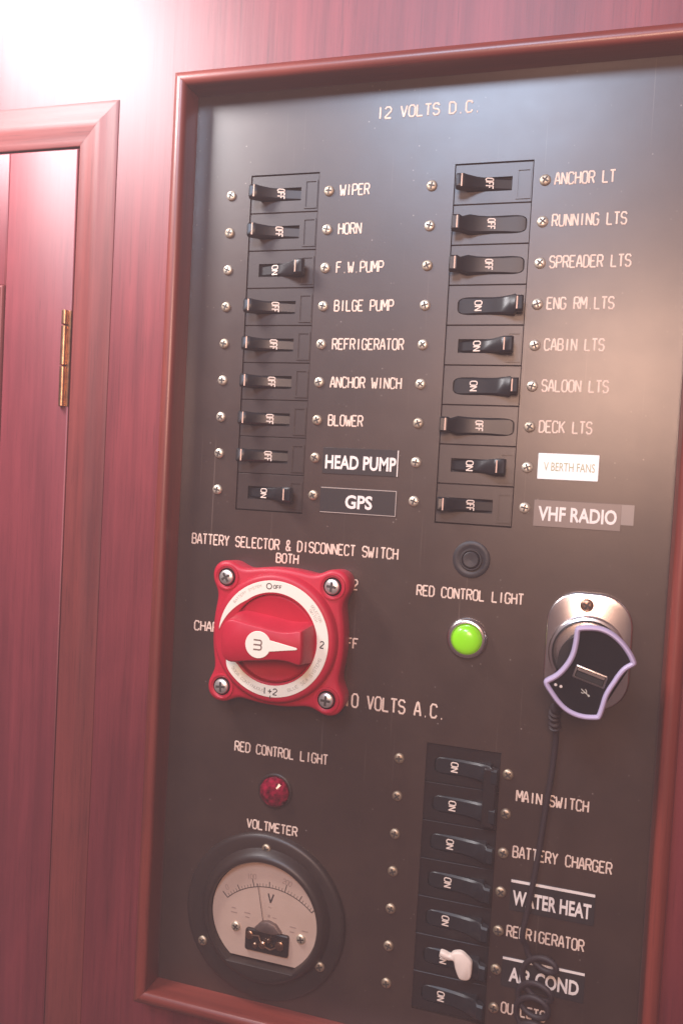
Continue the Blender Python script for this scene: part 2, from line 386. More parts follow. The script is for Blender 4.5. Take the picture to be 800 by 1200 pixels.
# moulded surround of the cabinet door
t = thing('door_surround', (-89, -300, 0), 'rounded wooden moulding framing the cabinet door', 'moulding'); ox, oy = -89, -300
prof = [(0, -6), (0, .1), (.5, .4), (3, .6), (6, .8), (9.5, 1.45), (11.5, 1.75), (13.5, 1.6), (15.5, 1.0), (18, .55), (21, .3), (22.9, .15), (23.25, .0), (23.3, -.5)]
b = MB(); vs = []; fs = []
for yf in (0, 1):
    for d, z in prof: vs.append((-100.8 + d, -650 if yf == 0 else DY1 + .4 + d, z))
n = len(prof); fs = [(i, i + 1, n + i + 1, n + i) for i in range(n - 1)]
rel(b.add(vs, fs), ox, oy).build('stile', m_trim, t)
b = MB(); vs = []
for yf in (0, 1):
    for d, z in prof: vs.append((-420 if yf == 0 else -100.95 + d, DY1 + .4 + d, z))
rel(b.add(vs, fs), ox, oy).build('rail', m_trimx, t)

# ------------------------------------------------------------------ panel frame
FX0, FX1, FY0, FY1 = -30.5, 214.2, -420.5, 52.0
t = thing('panel_frame', (92, FY0, 0), 'raised red wooden frame with rounded edge around the switch panel', 'frame'); ox, oy = 92, FY0
fp = [(0, -2), (0, 11.6), (.25, 12.8), (1.0, 14.0), (2.2, 14.8), (3.7, 15.1), (5.2, 14.7), (6.5, 13.7), (7.3, 12.2), (7.6, 10.4), (7.6, -.3)]
n = len(fp); qf = [(i, i + 1, n + i + 1, n + i) for i in range(n - 1)] + [tuple(range(n)), tuple(reversed(range(n, 2 * n)))]
g = .06
for side in ('L', 'R', 'T', 'B'):
    vs = []
    for e in (0, 1):
        for d, z in fp:
            X = FX0 - d if side == 'L' else FX1 + d; Y = FY1 + d if side == 'T' else FY0 - d
            if side in 'LR': vs.append((X, (FY1 + d - g) if e else (FY0 - d + g), z))
            else: vs.append(((FX1 + d - g) if e else (FX0 - d + g), Y, z))
    rel(MB().add(vs, qf), ox, oy).build('stile' if side in 'LR' else 'rail', m_fr if side in 'LR' else m_frx, t, sharp=50)

# ------------------------------------------------------------------ electrical panel plate with three cut-outs
P = 19.05
CL, CR, CA = 17.69, 122.62, 122.75
AY = -280.0
holes = [(CL - 15.95, CL + 21.0, 8 * -P - 9.9, 9.8), (CR - 15.95, CR + 21.0, 8 * -P - 9.9, 9.8), (CA - 13.4, CA + 22.6, AY - 6 * P - 9.9, AY + 9.8)]
panel = thing('electrical_panel', (92, FY0, 0), 'dark brown electrical switch panel engraved with pale circuit names inside wooden frame', 'switch panel')
xs = sorted({FX0 + .15, FX1 - .15} | {v for q in holes for v in q[:2]}); ys = sorted({FY0 + .15, FY1 - .15} | {v for q in holes for v in q[2:]})
b = MB(); idx = {}
def vid(x, y, z):
    k = (x, y, z)
    if k not in idx: idx[k] = len(b.v); b.v.append(k)
    return idx[k]
inhole = lambda x, y: any(q[0] < x < q[1] and q[2] < y < q[3] for q in holes)
for i in range(len(xs) - 1):
    for j in range(len(ys) - 1):
        if inhole((xs[i] + xs[i + 1]) / 2, (ys[j] + ys[j + 1]) / 2): continue
        b.f.append(tuple(vid(x, y, 0) for x, y in ((xs[i], ys[j]), (xs[i + 1], ys[j]), (xs[i + 1], ys[j + 1]), (xs[i], ys[j + 1])))); b.m.append(0)
for x0, x1, y0, y1 in holes:
    for p, q in (((x0, y0), (x1, y0)), ((x1, y0), (x1, y1)), ((x1, y1), (x0, y1)), ((x0, y1), (x0, y0))):
        b.f.append((vid(*p, 0), vid(*q, 0), vid(*q, -2.5), vid(*p, -2.5))); b.m.append(0)
    b.f.append(tuple(vid(x, y, -2.5) for x, y in ((x0, y0), (x1, y0), (x1, y1), (x0, y1)))); b.m.append(1)
rel(b, 92, FY0).build('plate', [m_plate, m_well], panel)

def inscription(text, x, y, h, pitch, r=.43, w=None):
    o = rel(strokes(MB(), text, x + .3, y, h, pitch, w, r), 92, FY0).build('inscription', m_ink, panel)
    o['label'] = 'engraved words ' + text if ' ' in text else 'engraved word ' + text
inscription('12 VOLTS D.C.', 66.6, 33.8, 5.3, 3.95, .46)
for k, s_ in enumerate(('WIPER', 'HORN', 'F.W.PUMP', 'BILGE PUMP', 'REFRIGERATOR', 'ANCHOR WINCH', 'BLOWER')):
    inscription(s_, 49.9, -k * P - 2.5, 5.2, 3.08)
for k, s_ in enumerate(('ANCHOR LT', 'RUNNING LTS', 'SPREADER LTS', 'ENG RM.LTS', 'CABIN LTS', 'SALOON LTS', 'DECK LTS')):
    inscription(s_, 153.2, -k * P - 2.3, 5.3, 3.02)
inscription('BATTERY SELECTOR & DISCONNECT SWITCH', -22.3, -181.6, 5.2, 3.12)
inscription('BOTH', 25.8, -188.0, 4.6, 3.15)
inscription('2', 67.2, -198.4, 4.9, 3.1); inscription('CHARGE', -18.6, -227.7, 4.9, 3.55); inscription('OFF', 62.6, -228, 4.9, 3.2)
inscription('110 VOLTS A.C.', 62.1, -257.6, 6.6, 4.0, .52)
inscription('RED CONTROL LIGHT', 99.9, -198.2, 4.9, 3.04); inscription('RED CONTROL LIGHT', 8.0, -289.0, 4.9, 3.04)
inscription('VOLTMETER', 17.0, -328.6, 4.5, 3.16)
inscription('MAIN SWITCH', 153.7, -292.0, 5.0, 3.02); inscription('BATTERY CHARGER', 153.5, -319.2, 5.2, 3.03)
inscription('REFRIGERATOR', 153.0, -358.0, 5.2, 3.0); inscription('OUTLETS', 152.6, -395.6, 5.0, 3.02)

# ------------------------------------------------------------------ circuit breakers
def screw_mesh(name, r=2.6, hgt=1.3, m=m_nickel):
    q = MB(); q.lathe(0, 0, [(r * .98, -.2), (r, .25), (r * .9, hgt * .62), (r * .65, hgt * .9), (r * .35, hgt), (.05, hgt * 1.02)], 20)
    for a in (0, PI / 2):
        c, s_ = math.cos(a), math.sin(a); L, W = r * .62, r * .15
        pts = [(-L, -W), (L, -W), (L, W), (-L, W)]
        q.loft([(x * c - y * s_, x * s_ + y * c) for x, y in pts], [(0, .2), (0, hgt * 1.0 + (.04 if a == 0 else .06))], mi=1)
    o = q.build(name, [m, m_slot]); me = o.data; bpy.data.objects.remove(o); return me
m_tarnish = mat('screw_tarnished', (.58, .46, .34), .48, .8, bump=(2500, .2), noise=(400, (.34, .24, .15)))
m_dull = mat('screw_dull', (.66, .55, .42), .5, .75, bump=(2500, .2), noise=(400, (.48, .38, .28)))
SCREW_B = screw_mesh('tarnished_screw', m=m_tarnish); SCREW_C = screw_mesh('dull_screw', m=m_dull)
SCREW = screw_mesh('screw'); SCREW3 = screw_mesh('bolt_head', 3.9, 1.9, m_steel); SCREWS = screw_mesh('small_screw', 1.9, 1.0)
def screw(parent, x, y, z=0, me=SCREW, name='screw'):
    o = bpy.data.objects.new(name, me); COL.objects.link(o); o.parent = parent; o.location = T(x, y, z)
    o.rotation_euler = (random.uniform(-.06, .06), random.uniform(0, PI), random.uniform(-.06, .06)); return o

def make_breaker(kind, on, face=m_face, dx=0, screws=True):
    """kind 'slot' has a square window and a lever; 'rocker' a waisted oval opening"""
    t = bpy.data.objects.new('circuit_breaker', None); COL.objects.link(t); t.empty_display_size = .01
    rect = (-15.75 + dx, 20.8 + dx, -9.4, 9.4); z0 = -.55
    q = MB()
    if kind == 'slot':
        q.holed(rect, [(-9.6 + dx, -3.7), (11.4 + dx, -3.7), (11.4 + dx, 2.9), (-9.6 + dx, 2.9)], z0, -5.5)
    else:
        cx = 4.2 + dx; N = 48; inner = []
        for i in range(N):
            a = 2 * PI * i / N; c = math.cos(a); s_ = math.sin(a)
            X = cx + 15.2 * math.copysign(abs(c) ** .62, c); u = abs((X - cx) / 15.2)
            inner.append((X, -.5 + s_ and (-.5 + math.copysign(abs(s_) ** .55, s_) * (4.15 + .95 * u * u)) or -.5))
        q.holed(rect, inner, z0, -4.5)
    q.build('body', [face, m_well], t)
    if kind == 'slot':                                    # thin raised window for the rating card
        fr = MB(); X0, X1, Y0, Y1 = 13.3 + dx, 20.1 + dx, -7.9, 6.2
        for a, b_, c, d in ((X0, X1, Y1 - .8, Y1), (X0, X1, Y0, Y0 + .8), (X0, X0 + .8, Y0 + .8, Y1 - .8), (X1 - .8, X1, Y0 + .8, Y1 - .8)):
            fr.box(a, b_, c, d, z0 - .3, z0 + .45)
        fr.build('rating_frame', face, t)
        if not on: secs = [(-14.2, 3.3, -.4, 4.4, 6.6), (-13.6, 3.4, -.4, 3.6, 7.3), (-10.2, 3.35, -.4, 1.0, 7.0), (-9.2, 3.1, -.4, -4, 6.2), (-5, 2.95, -.4, -4, 3.0), (0, 2.9, -.4, -4, .6), (4.5, 2.9, -.4, -4, -.7), (11.2, 2.9, -.4, -4, -2.2)]
        else: secs = [(-9.4, 2.9, -.4, -4, -2.2), (-3.2, 2.9, -.4, -4, -.7), (2, 2.9, -.4, -4, .4), (7, 3.2, -.4, -4, 2.6), (11.2, 3.7, -.4, -4, 6), (12.2, 3.75, -.4, 1.0, 6.9), (16.2, 3.8, -.4, 3.4, 7.2), (17.0, 3.6, -.4, 4.4, 6.4)]
        st = -11.2 if not on else 12.9; tx = .9 if not on else -.6
    else:
        def hw(X): u = (X - 4.2) / 15.2; return max(.4, (4.0 + .9 * u * u) * (1 - max(0, abs(u) - .82) / .18 * .45))
        if not on: zs = [(-15.2, 4.6, 6.0), (-14.6, 3.6, 6.9), (-11.6, 1.8, 6.6), (-10.4, -3, 5.4), (-7, -3, 3.4), (-3, -3, 1.6), (3, -3, .6), (9, -3, .1), (14, -3, -.2), (17, -3, -.4), (18.6, -3, -.6)]
        else: zs = [(-10.2, -3, -.6), (-8.6, -3, -.4), (-5, -3, -.2), (-1, -3, .1), (5, -3, .7), (10, -3, 1.8), (14, -3, 3.6), (16.4, -3, 5.4), (17.2, 1.6, 6.4), (19.8, 3.2, 6.8), (20.4, 4.4, 6.0)]
        secs = []
        for X, zb, zt in zs:
            tip = zb > 0
            secs.append((X, 3.7 if tip else hw(X), -.5, zb, zt))
        st = -12.4 if not on else 17.6; tx = 2.9 if not on else -1.0
    secs = [(x + dx, a, b_, c, d) for x, a, b_, c, d in secs]
    tg = MB().sections(secs, rnd=.9).build('toggle', m_black, t)
    def zt(X, Y=0):
        for p, r in zip(secs, secs[1:]):
            if p[0] <= X <= r[0]: return p[4] + (r[4] - p[4]) * (X - p[0]) / (r[0] - p[0])
        return secs[0][4]
    q = MB(); L = 5.0 if not on else 4.6
    strokes(q, 'OFF' if not on else 'ON', tx - 1.6 + dx, (-.5 + L / 2), 3.3, 1.75 if not on else 2.6, None, .31, .12, -PI / 2, zt)
    q.build('lettering', m_print, tg)
    if face is m_facek: st = None
    xs_ = (st or 0) + dx; q = MB(); q.tube([(xs_, -3.3, zt(xs_) + .02), (xs_, 2.5, zt(xs_) + .02)], .36, 6, .6)
    if st is not None: q.build('stripe', m_stripe, tg)
    if screws:
        screw(t, -26.6, 0); screw(t, 26.45, 0)
    return t
protos = {(k, o, f): None for k, o, f in ()}
def breaker(kind, on, loc, label, group, face=None, dx=0):
    key = (kind, on, face is not None, dx)
    if key not in protos: t = protos[key] = make_breaker(kind, on, face or m_face, dx)
    else:
        t = copy_tree(protos[key])
        for c in t.children:
            if c.name.startswith('screw'): c.rotation_euler = (random.uniform(-.06, .06), random.uniform(0, PI), random.uniform(-.06, .06))
    for c in t.children:
        if c.name.startswith('screw'): c.data = SCREW_B if face is not None else random.choice((SCREW, SCREW, SCREW_C))
    t.location = T(*loc); tag(t, label, 'circuit breaker', group); return t
GD = 'circuit breakers of the 12 volt section'; GA = 'circuit breakers of the 110 volt section'
for k, (s_, on) in enumerate((('engraved word WIPER', 0), ('engraved word HORN', 0), ('engraved word F.W.PUMP', 1), ('engraved words BILGE PUMP', 0), ('engraved word REFRIGERATOR below BILGE PUMP', 0),
        ('engraved words ANCHOR WINCH', 0), ('engraved word BLOWER', 0), ('black HEAD PUMP label', 0), ('black GPS label', 1))):
    breaker('slot', on, (CL, -k * P, 0), 'dark circuit breaker switched %s, left of the %s' % ('on' if on else 'off', s_), GD)
for k, (s_, kind, on) in enumerate((('words ANCHOR LT', 'slot', 0), ('words RUNNING LTS', 'rocker', 0), ('words SPREADER LTS', 'rocker', 0), ('words ENG RM.LTS', 'rocker', 1), ('words CABIN LTS', 'slot', 1),
        ('words SALOON LTS', 'rocker', 1), ('words DECK LTS', 'rocker', 0), ('white V BERTH FANS label', 'slot', 1), ('VHF RADIO label', 'slot', 0))):
    breaker(kind, on, (CR, -k * P, 0), '%s breaker switched %s, left of the %s' % ('square-window' if kind == 'slot' else 'oval rocker', 'on' if on else 'off', s_), GD)
for k, s_ in ((2, 'words BATTERY CHARGER'), (3, 'black WATER HEAT label'), (4, 'engraved REFRIGERATOR near the hanging cable'), (5, 'black AIR COND label, behind the white clip'), (6, 'engraved word half hidden by the coiled cable, lowest one')):
    breaker('rocker', 1, (CA, AY - k * P, 0), 'black rocker breaker left of the ' + s_, GA, m_facek, 1.8)
# double pole main switch: two rockers joined by a tie bar
ms = thing('main_switch', (CA, AY - P / 2, 0), 'black double breaker with two rockers left of the words MAIN SWITCH', 'circuit breaker', GA)
for k in (0, 1):
    src = make_breaker('rocker', 1, m_facek, 1.8)
    for c in list(src.children):
        c.parent = ms; c.location = c.location + T(0, P / 2 - k * P, 0)
    bpy.data.objects.remove(src)
for c in ms.children:
    if c.name.startswith('screw'): c.data = SCREW_B
b = MB(); b.loft(rrect(15.6, 21.6, -15.5, 12.8, .8, 3), [(0, 3.6), (0, 5.6), (.6, 6.2)], cap0=True); b.build('tie_bar', m_facek, ms)

# white lock clip on the air conditioning breaker
cl = [(122.9, -369.5), (123.2, -367.7), (125.3, -367.7), (127.9, -368.5), (129.2, -367.0), (133.1, -366.0), (136.4, -368.0), (138.2, -370), (138.5, -372), (138.2, -377.2), (136.5, -379.1), (133.4, -379.3), (132.0, -377.8), (130.6, -374.5), (129.5, -371.2), (127.0, -371.4), (124.3, -370.6)]
cl = [tuple(p) for p in catmull(list(reversed(cl)), 4)]
ct = sum((x1 - x0) * (y1 + y0) for (x0, y0), (x1, y1) in zip(cl, cl[1:] + cl[:1]))
if ct > 0: cl.reverse()
t = thing('lock_clip', (130, -373, 7), 'small white plastic clip hooked on a black breaker toggle', 'clip')
rel(MB().loft(cl, [(0, 6.0), (0, 8.0), (.25, 8.5), (.8, 8.9)], cap0=True), 130, -373, 7).build('clip_body', m_clip, t)
rel(MB().box(132.5, 136.5, -375.5, -371.5, 3.0, 6.1), 130, -373, 7).build('clip_foot', m_clip, t)

# ------------------------------------------------------------------ stuck-on labels
def label(name, x0, x1, y0, y1, m, lab, text, tx0, tx1, ty, th, pm, border=(), rot=0, off=.028, thick=.35, bm=None):
    cx, cy = (x0 + x1) / 2, (y0 + y1) / 2
    t = thing(name, (cx, cy, 0), lab, 'label', 'stick-on labels')
    t.rotation_euler = (0, -rot, 0)
    rel(MB().loft(rrect(x0, x1, y0, y1, .3, 2), [(0, -.1), (0, thick - .1), (.12, thick)]), cx, cy).build('tape', m, t)
    q = MB()
    for a, b_, c, d in border: q.box(a, b_, c, d, thick - .05, thick + .08)
    if border: rel(q, cx, cy).build('border', bm or m_bold, t)
    boldtext('lettering', text, tx0 - cx, tx1 - cx, ty - cy, th, t, pm, thick + .03, off)
    return t
m_edge = mat('label_edge', (.42, .34, .30), .5)
label('name_label', 48.2, 87.2, -141, -127.9, m_label, 'black label tape printed HEAD PUMP in bold white', 'HEAD PUMP', 49.7, 86.2, -138.6, 7.0, m_bold, [(86.7, 87.15, -140.9, -128)], bm=m_bold)
label('name_label', 47.9, 87.5, -160.8, -147.7, m_label, 'black label tape printed GPS with thin pale outline', 'GPS', 61.2, 75.2, -158.1, 6.9, m_bold, [(86.9, 87.3, -160.6, -147.9), (48.2, 86.9, -148.3, -147.9), (48.2, 86.9, -160.6, -160.25)], bm=m_edge)
label('name_label', 153.9, 181.1, -138.4, -126.3, m_white, 'small white label with faded V BERTH FANS print', 'V BERTH FANS', 156.6, 179.4, -134.4, 4.0, m_faint, off=.0)
t = label('name_label', 153.3, 192.2, -160.6, -148.2, m_label2, 'translucent grey label tape printed VHF RADIO in white', 'VHF RADIO', 155.4, 190.4, -157.9, 6.9, m_bold, off=.028)
q = MB(); q.box(192.15, 197.7, -157.6, -148.3, -.1, .28); rel(q, (153.3 + 192.2) / 2, (-160.6 - 148.2) / 2).build('tape_end', m_label3, t)
label('name_label', 153.6, 192.3, -345.0, -329.8, m_label, 'black label tape printed WATER HEAT behind the hanging cable', 'WATER HEAT', 154.9, 190.8, -342.2, 7.2, m_bold, [(153.8, 192.1, -331.3, -330.0)], bm=m_bold)
label('name_label', 151.9, 190.0, -382.6, -367.9, m_label, 'black label tape printed AIR COND behind the coiled cable', 'AIR COND', 155.4, 187.6, -379.6, 7.2, m_bold, [(152.1, 189.8, -369.3, -368.1)], bm=m_bold)

# ------------------------------------------------------------------ red battery selector switch
BX, BY = 33.3, -223.9
t = thing('battery_switch', (BX, BY, 0), 'red rotary battery selector switch with cream ring and pointer', 'battery switch')
quarter = [(35.5, 0), (35.3, 6), (34.6, 12), (33.9, 16.5), (34.0, 20), (35.2, 23.3), (36.6, 26.5), (36.9, 30), (35.9, 33.4), (33.4, 35.9), (30, 36.9), (26.5, 36.6), (23.3, 35.2), (20, 34.0), (16.5, 33.9), (12, 34.6), (6, 35.3)]
full = []
for k in range(4):
    c, s_ = math.cos(k * PI / 2), math.sin(k * PI / 2); full += [(x * c - y * s_, x * s_ + y * c) for x, y in quarter]
full = [(p[0] * .978, p[1] * .978) for p in catmull(full, 3)]
b = MB(); b.loft(full, [(.9, 0), (.7, 1), (0, 12.2), (.35, 13.2), (1.2, 14.1), (2.4, 14.5)], cap1=True)
b.build('base', m_red, t)
b = MB(); b.lathe(0, 0, [(32.6, 14), (32.0, 17.4), (31.2, 18.6), (30.0, 19.2), (22.6, 19.2), (22.1, 18.9), (22.0, 15.5)], 96); b.build('dial_collar', m_red, t)
for sx in (-1, 1):
    for sy in (-1, 1):
        q = MB(); q.lathe(0, 0, [(6.6, 0), (6.4, .9), (5.7, 1.0), (5.0, .4), (4.6, .15)], 28); q.build('screw_boss', m_red, t, (sx * 27.9, sy * 27.9, 14.35))
        screw(t, sx * 27.9, sy * 27.9, 14.6, SCREW3, 'screw')
# cream printed ring, tapering to a point at the left like a crescent
b = MB(); N = 110; vs = []; fs = []; a0, a1 = math.radians(-152), math.radians(176)
for i in range(N + 1):
    a = a0 + (a1 - a0) * i / N; deg = math.degrees(a); ro = 28.9; ri = 23.0
    if deg > 128: k = (deg - 128) / 48; ri = 23.0 + (28.7 - 23.0) * k ** 1.2
    if deg < -140: k = (-140 - deg) / 12; ro = 28.9 - 1.6 * k * k; ri = 23.0 + 1.2 * k
    for r_, z in ((ri, 19.25), (ri + .15, 19.5), (ro - .15, 19.5), (ro, 19.25)): vs.append((r_ * math.cos(a), r_ * math.sin(a), z))
for i in range(N):
    for l in range(3): fs.append((i * 4 + l, i * 4 + l + 1, i * 4 + 5 + l, i * 4 + 4 + l))
ring = b.add(vs, fs).build('dial_ring', m_ring, t)
def arctext(mb, text, ang, r_, h, pitch, rad, down=False, mi=0):
    """text centred at polar angle ang (degrees), letters' feet towards the middle (or away from it when down)"""
    n = len(text)
    for i, ch in enumerate(text):
        da = math.degrees((i - (n - 1) / 2) * pitch / r_)
        a = math.radians(ang - da if not down else ang + da); rot = a - PI / 2 if not down else a + PI / 2
        c, s_ = math.cos(rot), math.sin(rot); px, py = -pitch * .36, -h / 2
        strokes(mb, ch, r_ * math.cos(a) + px * c - py * s_, r_ * math.sin(a) + px * s_ + py * c, h, pitch, None, rad, 19.52, rot, None, mi, .3)
q = MB(); q.tube([(-3.2 + 1.35 * math.cos(x * PI / 10) + .2, 26 + 1.35 * math.sin(x * PI / 10), 19.52) for x in range(21)], .28, 6, .3)
strokes(q, 'OFF', -.6, 25.1, 1.7, 1.5, None, .2, 19.52, -.03, None, 0, .3)
q.build('lettering', m_dark, ring); q = MB(); strokes(q, '2', 24.8, -1.6, 3.2, 2.3, None, .33, 19.52, 0, None, 0, .3)
q.build('lettering', m_dark, ring); q = MB(); strokes(q, '1+2', -3.6, -27.4, 3.0, 2.75, 1.9, .3, 19.52, 0, None, 0, .3)
q.tube([(.4, -29.4, 19.52), (.4, -28.0, 19.52)], .3, 6, .3)
q.build('lettering', m_dark, ring)
for tx_, an, r_, h_, p_, rd, dn in (('BLUE SEA SYSTEMS', -42, 26, 1.5, 1.55, .15, True), ('SELECTOR', 34, 26.8, 1.25, 1.2, .15, False), ('SWITCH', 34, 24.9, 1.25, 1.2, .15, False),
        ('300A CONTINUOUS', -119, 26, 1.4, 1.4, .15, True), ('BATTERY SYSTEM', 124, 26.8, 1.2, 1.25, .14, False)):
    q = MB(); arctext(q, tx_, an, r_, h_, p_, rd, dn); q.build('fine_print', m_grey, ring)
# rotor: round dish with a raised grip whose flanks are scooped out
b = MB(); b.lathe(0, 0, [(22.0, 15), (21.6, 17.2), (20.6, 18.0), (17, 17.2), (10, 16.6), (.1, 16.5)], 72)
rotor = b.build('rotor', m_red, t)
grip = [(18.2, 8.3), (14, 7.4), (9, 7.1), (4, 7.6), (-1, 8.4), (-6, 9.0), (-11, 9.9), (-15.5, 10.6), (-18.6, 9.6), (-20.6, 7.0), (-21.4, 3), (-21.4, -3), (-20.6, -7), (-18.6, -9.6), (-15.5, -10.6), (-11, -9.9), (-6, -9.0), (-1, -8.4), (4, -7.6), (9, -7.1), (14, -7.4), (18.2, -8.3), (20.0, -7.2), (20.4, 0), (20.0, 7.2)]
gp = [tuple(p) for p in catmull(list(reversed(grip)), 3)]
ct = sum((x1 - x0) * (y1 + y0) for (x0, y0), (x1, y1) in zip(gp, gp[1:] + gp[:1]))
if ct > 0: gp.reverse()
b = MB(); b.loft(gp, [(-2.6, 16.2), (-1.6, 19), (-.9, 23), (-.3, 28), (0, 31.4), (.25, 32.6), (.6, 33.3), (1.0, 33.6)]); b.build('grip', m_red, rotor)
# pointer plate
pp = []
for i in range(25):
    a = math.radians(24) + math.radians(312) * i / 24; pp.append((-1.6 + 6.5 * math.cos(a), 6.5 * math.sin(a)))
pp += [(6.5, -2.35), (12, -1.4), (17.6, -.5), (18.1, 0), (17.6, .5), (12, 1.4), (6.5, 2.35)]
b = MB(); b.loft(pp, [(0, 33.5), (0, 33.95), (.15, 34.1)]); pt = b.build('pointer', m_ring, rotor, (0, -.3, 0))
q = MB()
def mm(x, y): return (-1.6 + x, y, 34.12)
q.tube([mm(-2.2, 2.3), mm(1.0, 2.3), mm(1.6, 2.0), mm(1.8, 1.4), mm(1.8, .8), mm(1.5, .2), mm(1.0, 0), mm(-2.2, 0)], .40, 6, .3)
q.tube([mm(1.0, 0), mm(1.5, -.25), mm(1.8, -.8), mm(1.8, -1.5), mm(1.5, -2.1), mm(1.0, -2.3), mm(-2.2, -2.3)], .40, 6, .3)
q.build('emblem', mat('emblem_print', (.20, .12, .10), .6), pt)

# ------------------------------------------------------------------ indicator lights and push button
t = thing('indicator_light', (125.9, -216.8, 0), 'lit green indicator light in chrome ring', 'indicator light')
b = MB(); b.lathe(0, 0, [(9.9, 0), (9.9, 1.0), (9.3, 2.3), (8.4, 2.9), (7.5, 2.9), (7.0, 2.2), (6.9, .5)], 48, cap=False); b.build('bezel', m_chrome, t)
b = MB(); b.lathe(0, 0, [(6.85, .3), (6.8, 4.2), (6.4, 5.6), (5.6, 6.5), (4.0, 7.1), (2, 7.4), (.1, 7.5)], 40); b.build('lens', m_green, t)
t = thing('indicator_light', (31.9, -307.0, 0), 'unlit red faceted indicator light below the left RED CONTROL LIGHT words', 'indicator light')
b = MB(); b.lathe(0, 0, [(9.3, 0), (9.3, .7), (8.9, 1.0), (8.2, 1.0), (8.1, .2)], 40, cap=False); b.build('bezel', m_bake, t)
b = MB(); N = 12
prof = [(8.0, .2), (7.9, 2.2), (6.6, 3.9), (4.2, 5.1), (1.6, 5.6)]; vs = []; fs = []
for l, (r_, z) in enumerate(prof):
    for i in range(N): a = 2 * PI * (i + (l % 2) * .5) / N; vs.append((r_ * math.cos(a), r_ * math.sin(a), z))
for l in range(len(prof) - 1):
    for i in range(N):
        j = (i + 1) % N
        if l % 2 == 0: fs += [(l * N + i, l * N + j, (l + 1) * N + i), (l * N + j, (l + 1) * N + j, (l + 1) * N + i)]
        else: fs += [(l * N + i, l * N + j, (l + 1) * N + j), (l * N + i, (l + 1) * N + j, (l + 1) * N + i)]
fs.append(tuple((len(prof) - 1) * N + i for i in range(N)))
b.add(vs, fs).build('jewel', m_ruby, t, sharp=8)
t = thing('push_button', (125.6, -178.7, 0), 'round black rubber push button above the right RED CONTROL LIGHT words', 'button')
b = MB(); b.lathe(0, 0, [(9.0, 0), (8.8, .8), (7.8, 1.3), (6.6, 1.2), (5.6, .7), (5.2, .7)], 48, cap=False); b.build('washer', m_rubber, t)
b = MB(); b.lathe(0, 0, [(5.3, .3), (5.3, 1.8), (5.0, 2.2), (4.5, 2.2), (4.2, 1.7), (4.1, .6)], 40, cap=False); b.build('collar', m_rubber, t)
b = MB(); b.lathe(0, 0, [(4.0, .3), (3.9, 2.4), (3.4, 2.9), (2.2, 2.8), (.1, 2.5)], 36); b.build('plunger', m_rubber, t)

# ------------------------------------------------------------------ voltmeter
VX, VY = 29.7, -373.5
t = thing('voltmeter', (VX, VY, 0), 'round black voltmeter with cream dial and thin needle', 'voltmeter')
b = MB(); b.lathe(0, 0, [(44.0, 0), (43.9, 1.6), (43.2, 2.7), (41.8, 3.2), (38, 3.4), (33.5, 3.6)], 96, cap=False); b.build('flange', m_bake, t)
b = MB(); b.lathe(1.2, 1.8, [(35.6, 3.2), (34.6, 5), (33.4, 7.2), (32.2, 8.2), (31.0, 8.5), (30.1, 8.3), (29.6, 7.6), (29.4, 4.2)], 96, cap=False); b.build('rim', m_bake, t)
a0 = math.radians(-52); N = 60
face = [(1.3 + 29.1 * math.cos(a0 + (PI + 2 * math.radians(52)) * i / N), 1.6 + 29.1 * math.sin(a0 + (PI + 2 * math.radians(52)) * i / N)) for i in range(N + 1)]
b = MB(); b.loft(face, [(0, 3.7), (0, 4.3)]); dial = b.build('dial', m_dial, t)
b = MB(); yb = 1.6 + 29.1 * math.sin(a0) + 2.2
lower = [(1.2 + 31.0 * math.cos(x), 1.8 + 31.0 * math.sin(x)) for x in [math.radians(-129 + 78 * i / 20) for i in range(21)]]
b.loft(lower, [(0, 4), (0, 7.8), (.8, 8.9)]); b.build('cover', m_bake, t)
q = MB(); SC = (4.2, -16.4); 
def pol(r_, deg, z=4.36): return (SC[0] + r_ * math.cos(math.radians(deg)), SC[1] + r_ * math.sin(math.radians(deg)), z)
A0, A1, RR = 134.5, 48.5, 34.0
q.tube([pol(RR, A0 + (A1 - A0) * i / 30) for i in range(31)], .22, 6, .3)
for i in range(31):
    L = 4.0 if i % 10 == 0 else 3.0 if i % 5 == 0 else 1.7
    an = A0 + (A1 - A0) * i / 30; q.tube([pol(RR, an), pol(RR + L, an)], .24 if i % 5 == 0 else .12, 6, .3)
strokes(q, 'V', 2.9, 9.8, 4.6, 3.6, 2.9, .42, 4.34, 0, None, 0, .3)
q.build('scale', m_dark, dial)
q = MB()
strokes(q, '0', -20.2, 11.8, 2.6, 1.7, None, .16, 4.34, .5, None, 0, .3); strokes(q, '100', -9.0, 20.0, 2.5, 1.75, None, .18, 4.34, .12, None, 0, .3); strokes(q, '200', 10.2, 21.4, 2.5, 1.75, None, .2, 4.34, -.25, None, 0, .3)
strokes(q, '~', 3.2, 5.8, 2.6, 2.4, None, .2, 4.34, 0, None, 0, .3)
for x, y, n_ in ((-17, 3.2, 2), (-17.3, .9, 3), (-9.8, 2.0, 3), (-9.2, -.2, 2), (15.5, -.4, 3), (15.6, -3, 2), (22, -1.2, 3)):
    q.tube([(x, y, 4.36), (x + n_ * 1.1, y - .1, 4.36)], .32, 6, .3)
q.box(3.2, 4.4, 2.0, 3.4, 4.2, 4.4); q.tube([(5.8, 2.3, 4.36), (8, 2.2, 4.36)], .22, 6, .3)
q.build('small_print', mat('dial_small_print', (.40, .28, .24), .6), dial)
q = MB(); q.tube([(2.2, -3.5, 6.2), (-2.6, 19.4, 6.2)], .17, 6); q.build('needle', mat('needle_black', (.16, .10, .09), .5), t)
